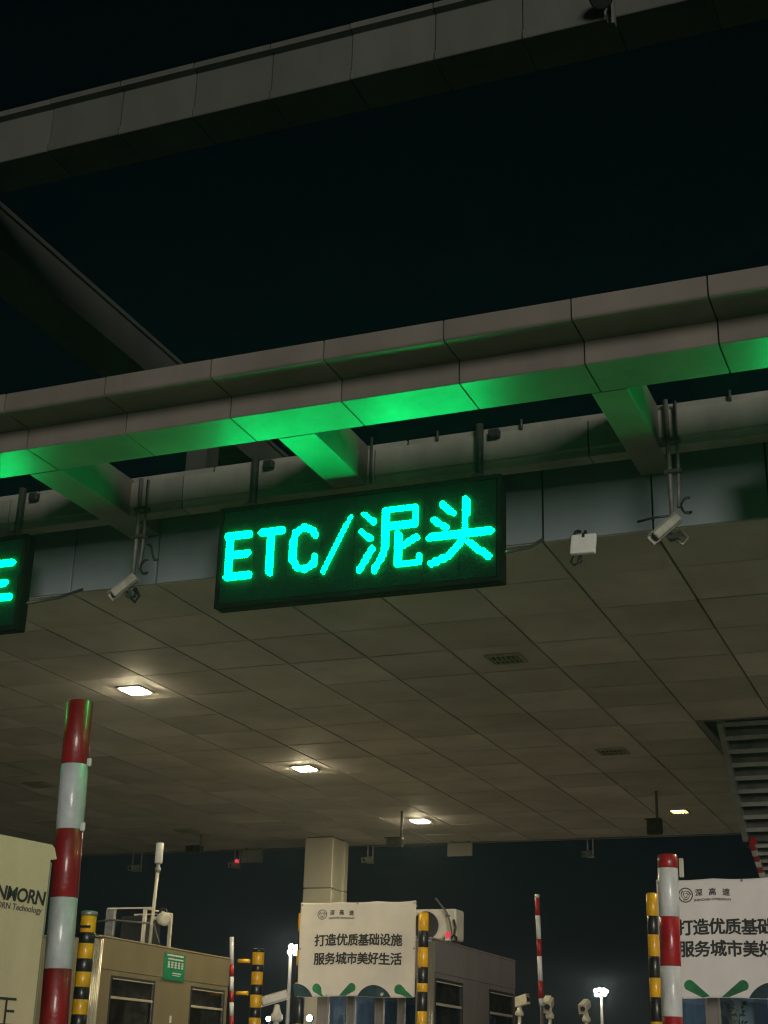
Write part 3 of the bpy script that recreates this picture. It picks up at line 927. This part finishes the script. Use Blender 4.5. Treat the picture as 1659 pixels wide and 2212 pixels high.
# pale wall poster and plant inside booth 3
ps = thing('wall_poster', 'pale blue poster seen through the window under the right banner', 'poster', (-2.28, 14.62, .3))
s = MB(); s.box(-2.37, -2.185, 14.62, 14.626, .1, .95); s.obj('sheet', M_POSTER, ps)
s = MB(); s.box(-2.385, -2.37, 14.615, 14.63, .1, .95); s.box(-2.185, -2.17, 14.615, 14.63, .1, .95); s.obj('edge_strip', M_BTRIM, ps)
pl = thing('potted_plant', 'small green plant in the window under the right banner', 'plant', (-2.30, 14.52, -.25))
s = MB(); s.lathe([(.05, 0), (.07, .14), (.072, .15), (.06, .15), (.058, .13)], (-2.30, 14.52, -.25), seg=16); s.obj('pot', M_CREAM, pl)
s = MB(); s.tube([(-2.30, 14.52, -.12), (-2.31, 14.52, .3), (-2.30, 14.51, .62)], .008, 6); s.obj('stem', M_LEAVES, pl)
s = MB()
rr = random.Random(5)
for k in range(90):
    z = rr.uniform(.1, .78); a = rr.uniform(0, 6.28); r0 = rr.uniform(.01, .055)
    c = Vector((-2.305 + r0 * math.cos(a), 14.515 + .5 * r0 * math.sin(a), z))
    dv = Vector((math.cos(a), .6 * math.sin(a), rr.uniform(-.4, .8))).normalized(); sd = dv.cross(Vector((rr.uniform(-1, 1), 1, rr.uniform(-1, 1)))).normalized()
    ln, w = rr.uniform(.03, .06), rr.uniform(.008, .014)
    s.bm.faces.new([s.bm.verts.new(q) for q in (c, c + dv * ln * .5 + sd * w, c + dv * ln, c + dv * ln * .5 - sd * w)])
s.obj('foliage', M_LEAVES, pl, kind='stuff', recalc=False)

# air conditioner on booth 2
ac = thing('air_conditioner', 'white outdoor air conditioner unit on the grey booth roof', 'air conditioner', (-6.8, 18.45, 1.675))
s = MB(); s.box(-7.22, -6.415, 18.30, 18.62, 1.70, 2.095, bev=.03, seg=2); s.obj('casing', M_CREAM, ac)
s = MB(); s.lathe([(.175, 0), (.178, -.014), (.165, -.016), (.16, -.004)], (-6.83, 18.298, 1.885), (0, 1, 0), seg=36); s.obj('fan_recess', M_BLACK, ac)
for k in range(6):
    r = .03 + k * .027
    s = MB(); s.tube([(-6.83 + r * math.cos(a), 18.277, 1.885 + r * math.sin(a)) for a in [q * 2 * math.pi / 28 for q in range(29)]], .0025, 5, caps=False); s.obj('grille_ring', M_PIPE, ac)
s = MB(); s.box(-7.15, -7.05, 18.28, 18.64, 1.676, 1.70); s.box(-6.58, -6.48, 18.28, 18.64, 1.676, 1.70); s.obj('foot', M_PIPE, ac)
s = MB(); s.box(-6.56, -6.50, 18.296, 18.2985, 1.99, 2.02); s.obj('badge', M_INKG, ac)
lead = thing('bent_cable', 'dark bent cable rising in front of the air conditioner', 'cable', (-6.45, 18.2, 1.676))
s = MB(); s.tube([(-6.666, 18.2, 2.22), (-6.60, 18.2, 2.14), (-6.515, 18.2, 2.04), (-6.47, 18.2, 1.93), (-6.44, 18.2, 1.80), (-6.45, 18.2, 1.68)], .013, 8); s.obj('sheath', M_PIPE, lead)
s = MB(); s.tube([(-6.43, 18.24, 1.95), (-6.40, 18.24, 1.85), (-6.42, 18.24, 1.76), (-6.385, 18.24, 1.70), (-6.40, 18.24, 1.676)], .016, 8); s.tube([(-6.46, 18.25, 1.72), (-6.42, 18.22, 1.77), (-6.38, 18.24, 1.72)], .012, 8); s.obj('loose_wire', M_BLACK, lead)
rl = thing('warning_lamp', 'small red lamp at the corner of the grey booth roof', 'lamp', (-6.465, 18.13, 1.676))
s = MB(); s.box(-6.50, -6.43, 18.10, 18.16, 1.676, 1.715, bev=.005); s.obj('base', M_CREAM, rl)
s = MB(); s.lathe([(.03, 0), (.032, .03), (.026, .06), (.01, .075)], (-6.465, 18.13, 1.716), seg=16); s.obj('lens', G_REDLAMP, rl)

# antenna mast, guard frame and loudspeaker on booth 1
an = thing('antenna_mast', 'roof antenna with a white cylinder on top, on the olive booth', 'antenna', (-11.43, 19.2, 1.75))
s = MB(); s.tube([(-11.455, 19.2, 1.751), (-11.42, 19.2, 2.80)], .026, 12); s.obj('pole', M_CREAM, an)
s = MB(); s.lathe([(.035, 0), (.035, .03), (.045, .035), (.045, .07), (.03, .08), (.03, .14)], (-11.42, 19.2, 2.78), seg=16); s.obj('clamp', M_STEEL, an)
s = MB(); s.lathe([(.05, 0), (.058, .008), (.058, .29), (.05, .298)], (-11.418, 19.2, 2.915), seg=20); s.obj('radome', M_WHITE, an)
s = MB(); s.tube([(-11.43, 19.2, 2.10), (-11.36, 19.2, 1.92), (-11.28, 19.2, 1.76)], .01, 8); s.obj('stay', M_PIPE, an)
hs = thing('loudspeaker', 'cream drum shaped speaker on the antenna mast', 'speaker', (-11.28, 19.2, 2.0))
s = MB(); s.lathe([(.05, 0), (.075, .03), (.095, .07), (.098, .14), (.09, .165), (.05, .168)], (-11.35, 19.22, 2.13), (.96, -.22, -.16), seg=24); s.obj('drum', M_CREAM, hs)
s = MB(); s.box(-11.44, -11.34, 19.19, 19.25, 2.11, 2.15, bev=.005); s.obj('bracket', M_CREAM, hs)
s = MB(); s.tube([(-11.38, 19.25, 2.18), (-11.33, 19.26, 2.27), (-11.26, 19.26, 2.25), (-11.24, 19.25, 2.2)], .02, 8); s.obj('cable', M_BLACK, hs)
gf = thing('roof_rail', 'small metal rail frame on the olive booth roof', 'rail', (-11.75, 19.3, 1.75))
s = MB(); s.box(-12.10, -11.955, 18.97, 19.03, 1.751, 2.24, bev=.006); s.obj('wide_post', M_STEEL, gf)
for x, y in ((-11.455, 19.0), (-12.05, 19.75), (-11.455, 19.75)):
    s = MB(); s.box(x - .022, x + .022, y - .022, y + .022, 1.751, 2.235); s.obj('post', M_CREAM, gf)
for q in ((-12.09, -11.34, 18.985, 19.015, 2.241, 2.262), (-12.09, -11.43, 19.74, 19.76, 2.236, 2.256), (-11.47, -11.44, 19.02, 19.74, 2.236, 2.256)):
    s = MB(); s.box(*q); s.obj('top_bar', M_CREAM, gf)
s = MB(); s.tube([(-12.25, 18.95, 2.06), (-12.0, 18.95, 2.085), (-11.7, 18.95, 2.06), (-11.33, 18.95, 2.03)], .013, 8); s.obj('mid_bar', M_PIPE, gf)
s = MB(); s.box(-11.93, -11.52, 19.12, 19.6, 1.76, 2.16, bev=.02); s.obj('boxed_unit', M_BLACK, gf)

# ------------------------------------------------------------------ barrier arms
def barrier(label, x, y, tops, mats, r, tiltx, brackets=None):
    t = thing('barrier_arm', label, 'barrier', (x, y, ZI), group='raised barrier arms')
    m = Matrix.Translation((x, y, 0)) @ Matrix.Rotation(tiltx, 4, 'Y')
    for i, z in enumerate(tops[:-1]):
        s = MB(); s.lathe([(r, tops[i + 1] + .001), (r, z - .001)], seg=14); s.xf(m); s.obj('band', mats[i], t)
    s = MB(); s.lathe([(r * .7, ZI + .9), (r * .7, tops[-1])], seg=12); s.xf(m); s.obj('arm_root', M_PIPE, t)
    s = MB(); s.box(x - .17, x + .17, y - .15, y + .15, ZI, ZI + .98, bev=.02); s.obj('motor_box', M_YELLOW, t)
    for z in brackets or ():
        s = MB(); s.tube([(x + .01, y - .02, z), (x + .21, y - .02, z + .002)], .032, 10); s.obj('bracket', M_YELLOW, t)
    return t


W, R_ = M_RWHITE, M_RED
barrier('thin raised red and white barrier arm with yellow brackets beside the olive booth', -11.245, 21.62, [2.09, 1.665, 1.48, 1.26, 1.09, .885, .66, .45, .2], [W, R_, W, R_, W, R_, W, R_], .035, rad(-4.0), (1.712, 1.225))
barrier('thin raised red and white barrier arm against the dark sky right of the grey booth', -6.275, 21.8, [2.681, 2.633, 2.375, 2.034, 1.788, 1.439, 1.191, 1.086], [W, R_, W, R_, W, R_, W], .036, rad(-1.75))

# ------------------------------------------------------------------ lane cameras on posts


def post_camera(label, x, y, z, front, rear, r=.07, joint=True, mat=None):
    t = thing('lane_camera', label, 'camera', (x, y, ZI), group='lane cameras on posts')
    bullet_camera(t, front, rear, r, mat)
    s = MB(); s.tube([(x, y, ZI), (x, y, z - .26)], .032, 12); s.lathe([(.07, 0), (.07, .015), (.036, .02)], (x, y, ZI), seg=16); s.obj('post', M_CREAM, t)
    s = MB(); s.lathe([(.05, 0), (.075, .02), (.075, .07), (.05, .1), (.03, .19)], (x, y, z - .28), seg=16); s.obj('joint', M_CREAM, t)
    return t


k = 26.0 / 21.0
post_camera('cream lane camera turned sideways at the corner of the grey booth', -6.40 * k, 26.0, 1.13 * k, (-6.24 * k, 25.9, 1.135 * k), (-6.48 * k, 26.1, 1.085 * k), .075)
post_camera('lane camera facing the viewer, just right of the raised barrier arm', -5.955 * k, 26.0, 1.10 * k, (-5.945 * k, 25.78, 1.02 * k), (-5.965 * k, 26.1, 1.12 * k), .085)
post_camera('small lane camera left of the far floodlight mast', -5.43 * k, 26.0, 1.06 * k, (-5.44 * k, 25.8, 1.0 * k), (-5.42 * k, 26.1, 1.09 * k), .07)
post_camera('cream lane camera beside the free standing yellow and black post', -8.03, 16.5, .90, (-8.215, 16.40, .828), (-7.94, 16.58, .932), .052)

# cool white lamps below the left banner
for x, y, z, r, lab in ((-7.74, 16.80, .676, .036, 'round bluish white lamp glowing under the left banner'), (-8.275, 16.78, .66, .03, 'small bluish white lamp left of the left banner')):
    t = thing('spot_lamp', lab, 'lamp', (x, y, ZI), group='cool white lamps')
    s = MB(); s.lathe([(r * .7, 0), (r * 1.1, .02), (r * 1.15, .06), (r * 1.05, .062)], (x, y + .07, z), (0, -1, 0), seg=20); s.obj('housing', M_BLACK, t)
    s = MB(); s.lathe([(r, 0), (r * .95, .012), (r * .5, .02)], (x, y + .007, z), (0, -1, 0), seg=20); s.obj('lens', G_COOL, t)
    s = MB(); s.tube([(x, y + .04, z - .03), (x, y + .06, ZI)], .015, 10); s.obj('stand', M_PIPE, t)

# ------------------------------------------------------------------ things hung from the rear of the ceiling


def hung_box(label, x0, x1, y, z0, z1, pole_x, dark=True):
    t = thing('lane_signal' if dark else 'hanging_panel', label, 'signal' if dark else 'panel', ((x0 + x1) / 2, y, z0), group='boxes hung from the rear of the ceiling')
    mt = M_BLACK if dark else M_BAND
    s = MB(); s.box(x0, x1, y, y + .14 if dark else y + .05, z0, z1, bev=.012); s.obj('case', mt, t)
    for px in pole_x:
        s = MB(); s.tube([(px, y + .05, z1 - .05), (px, y + .05, 4.499)], .022, 10); s.obj('drop_pole', M_PIPE, t)
    if dark:
        s = MB()
        s.box(x0 - .01, x1 + .01, y - .07, y - .001, z1 - .016, z1 - .002); s.obj('visor', M_BLACK, t)
        s = MB(); s.lathe([(.06, 0), (.066, -.02), (.05, -.024)], ((x0 + x1) / 2, y, (z0 + z1) / 2), (0, 1, 0), seg=18); s.obj('lens', M_PBLACK, t)
    return t


hung_box('dark signal box hung on a pole beside the dim yellow light', -5.03, -4.79, 23.54, 3.81, 4.05, (-4.86,))
hung_box('dark signal box hung on a pole beside the smallest row light', -9.87, -9.58, 24.35, 3.85, 4.03, (-9.60,))
hung_box('dark signal box above the roof antenna of the olive booth', -14.87, -14.53, 26.0, 4.14, 4.28, (-14.56,))
hung_box('grey panel hung at the rear edge left of the column', -14.60, -14.10, 27.9, 4.20, 4.47, (-14.5, -14.2), False)
hung_box('grey panel hung at the rear edge right of the column', -9.99, -9.465, 27.9, 4.205, 4.47, (-9.9, -9.55), False)


def rear_camera(label, x0, x1, zb, red=False):
    y = 27.92
    t = thing('rear_camera', label, 'camera', ((x0 + x1) / 2, y, zb), group='cameras hung at the rear edge')
    for x in (x0, x1):
        s = MB(); s.tube([(x, y, zb + .05), (x, y, 4.49)], .016, 8); s.obj('drop_rod', M_STEEL, t)
    s = MB(); s.box(x0 - .02, x1 + .02, y - .02, y + .02, zb + .02, zb + .05); s.obj('cross_bar', M_STEEL, t)
    xm = (x0 + x1) / 2
    bullet_camera(t, (xm - .08, y - .16, zb + .07), (xm + .02, y + .06, zb + .12), .05, M_STEEL)
    if red:
        s = MB(); s.lathe([(.04, 0), (.04, .05), (.02, .07)], (xm + .02, y - .05, zb + .13), seg=14); s.obj('lamp', G_REDLAMP, t)
    return t


rear_camera('small camera on two rods at the rear edge left of the roof antenna', -17.25, -17.03, 4.06)
rear_camera('rear edge camera with a red light, right of the roof antenna', -14.76, -14.64, 4.07, True)
rear_camera('small camera on two rods just right of the column', -11.71, -11.6, 4.09)
rear_camera('small camera on two rods right of the hung grey panel', -7.12, -7.015, 4.08)

# ------------------------------------------------------------------ stair through the ceiling at right
st = thing('steel_stair', 'dark steel stair coming down through the ceiling at the right edge', 'stair', (-2.6, 20, 3.0))
XL, XR = -3.07, -2.20
y_a, z_a, y_b, z_b = 18.98, 4.53, 20.62, 3.26


def stringer(x, w, ya, za, yb, zb, name, mt):
    dv = Vector((0, yb - ya, zb - za)); n = Vector((0, -dv.z, dv.y)).normalized()
    p0, p1 = Vector((x, ya, za)), Vector((x, yb, zb))
    h = .105
    s = MB(); s.prism([p0 - n * h, p1 - n * h, p1 + n * h, p0 + n * h], (w, 0, 0))
    return s.obj(name, mt, st)


stringer(XL, .075, y_a, z_a, y_b, z_b, 'stringer', M_STAIRL)
stringer(XR, .075, y_a, z_a, y_b, z_b, 'stringer', M_STAIRL)
n = 9
for k in range(n):
    f = (k + .5) / n
    y, z = y_a + (y_b - y_a) * f, z_a + (z_b - z_a) * f
    s = MB(); s.box(XL + .076, XR - .001, y - .10, y + .12, z, z + .012); s.box(XL + .076, XR - .001, y - .105, y - .085, z - .045, z + .011); s.obj('tread', M_STAIRL, st)
    s = MB(); s.box(XL + .076, XR - .001, y + .121, y + .13, z - .14, z + .01); s.obj('riser', M_STAIR, st)
s = MB(); s.box(XL + .02, XR + .06, y_b + .0, y_b + .55, z_b - .13, z_b - .10); s.obj('landing', M_STAIR, st)
# lower flight, edged in red and white
XS = -2.955
y_c, z_c, y_d, z_d = 20.42, 3.16, 23.0, 2.12
dv = Vector((0, y_d - y_c, z_d - z_c)).normalized(); nn = Vector((0, -dv.z, dv.y)).normalized()
tot = math.hypot(y_d - y_c, z_d - z_c)
step = .147
for k in range(int(tot / step)):
    a, b = k * step, (k + 1) * step
    sk = .06
    p = [Vector((XS, y_c, z_c)) + dv * (a - sk) - nn * .095, Vector((XS, y_c, z_c)) + dv * (b - sk) - nn * .095, Vector((XS, y_c, z_c)) + dv * (b + sk) + nn * .095, Vector((XS, y_c, z_c)) + dv * (a + sk) + nn * .095]
    s = MB(); s.prism(p, (.07, 0, 0)); s.obj('striped_edge', M_RED if k % 2 == 0 else M_RWHITE, st)
for k in range(14):
    f = (k + .5) / 14
    y, z = y_c + (y_d - y_c) * f, z_c + (z_d - z_c) * f
    s = MB(); s.box(XS + .072, XR + .1, y - .08, y + .10, z - .02, z - .008); s.box(XS + .072, XR + .1, y - .085, y - .07, z - .05, z - .009); s.obj('tread', M_STAIRL, st)
    s = MB(); s.box(XS + .072, XR + .1, y + .101, y + .11, z - .09, z - .01); s.obj('riser', M_STAIR, st)
s = MB(); s.prism([(XR + .102, y_c, z_c - .1), (XR + .102, y_d, z_d - .1), (XR + .102, y_d, z_d + .1), (XR + .102, y_c, z_c + .1)], (.05, 0, 0)); s.obj('stringer', M_STAIRL, st)
for x in (-2.9, -2.05):
    s = MB(); s.box(x - .04, x + .04, 22.9, 22.98, ZI, z_d - .1); s.obj('leg', M_STAIRL, st)
# trim of the opening in the ceiling and its dark shaft
s = MB()
xa, xb, ya, yb = X0 - PX, X0, 11.80 + 7 * DY, 11.80 + 9 * DY
s.box(xa + .012, xa + .10, ya + .005, yb - .005, 4.492, 4.535); s.box(xa + .10, xb - .012, ya + .004, ya + .03, 4.492, 4.535)
s.obj('well_trim', M_FASCIA, st)

# ------------------------------------------------------------------ cabinet at the lower left
cb = thing('payment_cabinet', 'tall cream metal cabinet with dark lettering at the lower left edge', 'cabinet', (-6.6, 8.7, ZI))
ang = math.atan2(.09, .52)         # its face looks across the lane, turned a little to the viewer
A = Vector((-6.385, 9.2, 0)); du = Vector((-math.sin(ang), -math.cos(ang), 0)); nv = Vector((math.cos(ang), -math.sin(ang), 0))


def cab(u, n, z):
    """u metres from the far vertical edge towards the viewer, n metres out of the face"""
    v = A + du * u + nv * n
    return (v.x, v.y, z)


zt = 1.555
s = MB()
face = [cab(-.065, 0, zt - .095), cab(-.03, 0, zt - .02), cab(.0, 0, zt), cab(1.0, 0, zt), cab(1.0, 0, ZI + .3), cab(.0, 0, ZI + .3), cab(.0, 0, zt - .11)]
s.prism(face, nv * -.035)
s.obj('door', M_CAB, cb)
s = MB(); s.prism([cab(-.055, -.037, ZI), cab(-.055, -.037, zt - .12), cab(1.0, -.037, zt - .12), cab(1.0, -.037, ZI)], nv * -.5); s.obj('body', M_CABT, cb)
s = MB(); s.prism([cab(-.012, -.030, ZI + .3), cab(-.012, -.030, zt - .115), cab(-.002, -.030, zt - .115), cab(-.002, -.030, ZI + .3)], nv * -.006); s.obj('door_seal', M_RUBBER, cb)
s = MB(); s.prism([cab(1.0, .0, ZI + .02), cab(1.0, .0, ZI + .28), cab(-.05, .0, ZI + .28), cab(-.05, .0, ZI + .02)], nv * -.03); s.obj('plinth', M_CABT, cb)
letters('SANMORN', .135, lambda u, w, tt: cab(.33 - u, .004 + tt, 1.165 + w), 'lettering', M_INK, cb, offset=.0035, spacing=.92, shear=.12)
letters('SANMORN Technology', .062, lambda u, w, tt: cab(.345 - u, .004 + tt, 1.072 + w), 'lettering', M_INKG, cb, offset=.0006, shear=.08)
letters('正', .235, lambda u, w, tt: cab(.285 - u, .004 + tt, .375 + w), 'lettering', M_INK, cb)

# ------------------------------------------------------------------ far floodlight masts


def mast(label, x, y, lamps, ztop, r):
    t = thing('floodlight_mast', label, 'light mast', (x, y, GROUND), group='far floodlight masts')
    s = MB(); s.tube([(x, y, GROUND), (x, y, ztop)], r * 1.6, 14, r1=r); s.obj('mast', M_CREAM, t)
    s = MB(); s.box(min(a for a, b in lamps) - .2, max(a for a, b in lamps) + .2, y - .12, y + .12, ztop - .05, ztop + .1); s.obj('head_frame', M_STEEL, t)
    for a, b in lamps:
        fl = MB(); fl.lathe([(.16, 0), (.24, .1), (.26, .22), (.25, .23)], (a, y + .1, b), (.28, -.94, -.2), seg=18); fl = fl.obj('floodlight', M_STEEL, t)
        s = MB(); s.lathe([(.24, .22), (.24, .245), (.15, .28), (.02, .29)], (a, y + .1, b), (.28, -.94, -.2), seg=18); s.obj('lens', G_FLOOD, fl)
    return t


mast('floodlight mast left of the left banner, four lamps', -66.9, 140, [(-66.9, 12.55), (-67.0, 12.0), (-66.4, 11.94), (-66.35, 12.45)], 12.3, .16)
mast('floodlight mast low in the dark sky right of the lane cameras', -49.6, 200, [(-50.4, 12.0), (-49.85, 12.15), (-49.3, 12.1), (-50.3, 11.5), (-49.75, 11.45), (-49.2, 11.55), (-48.95, 11.9)], 11.9, .16)

# small dark floodlight hung on the upper beam
fl = thing('unlit_floodlight', 'dark unlit floodlight fixed to the upper beam at the top edge', 'floodlight', (-2.66, 11.9, 10.3))
s = MB(); s.lathe([(.05, 0), (.11, .06), (.125, .16), (.11, .17)], (-2.69, 11.93, 10.50), (.1, -.6, -.8), seg=20); s.obj('housing', M_BLACK, fl)
s = MB(); s.box(-2.60, -2.57, 11.95, 12.04, 10.12, 10.6); s.tube([(-2.69, 11.95, 10.45), (-2.585, 12.0, 10.35)], .02, 8); s.obj('bracket', M_PIPE, fl)
s = MB(); s.tube([(-2.62, 11.96, 10.42), (-2.66, 11.94, 10.25), (-2.63, 11.95, 10.12)], .014, 8); s.obj('cable', M_PIPE, fl)
print('tiles', ntile)

# ------------------------------------------------------------------ air volume added to mimic lens veil and glare
hz = bpy.data.materials.new('lens veil')
hz.use_nodes = True
hn = hz.node_tree
hn.nodes.remove(hn.nodes['Principled BSDF'])
pv = hn.nodes.new('ShaderNodeVolumePrincipled')
pv.inputs['Color'].default_value = (0.70, 0.86, 1.0, 1)
pv.inputs['Density'].default_value = 0.0012
pv.inputs['Anisotropy'].default_value = 0.65
hn.links.new(pv.outputs[0], hn.nodes['Material Output'].inputs['Volume'])
s = MB(); s.box(-165, 105, -65, 255, GROUND - 1.5, 14.0)
s.obj('glare_veil', hz, kind='stuff')
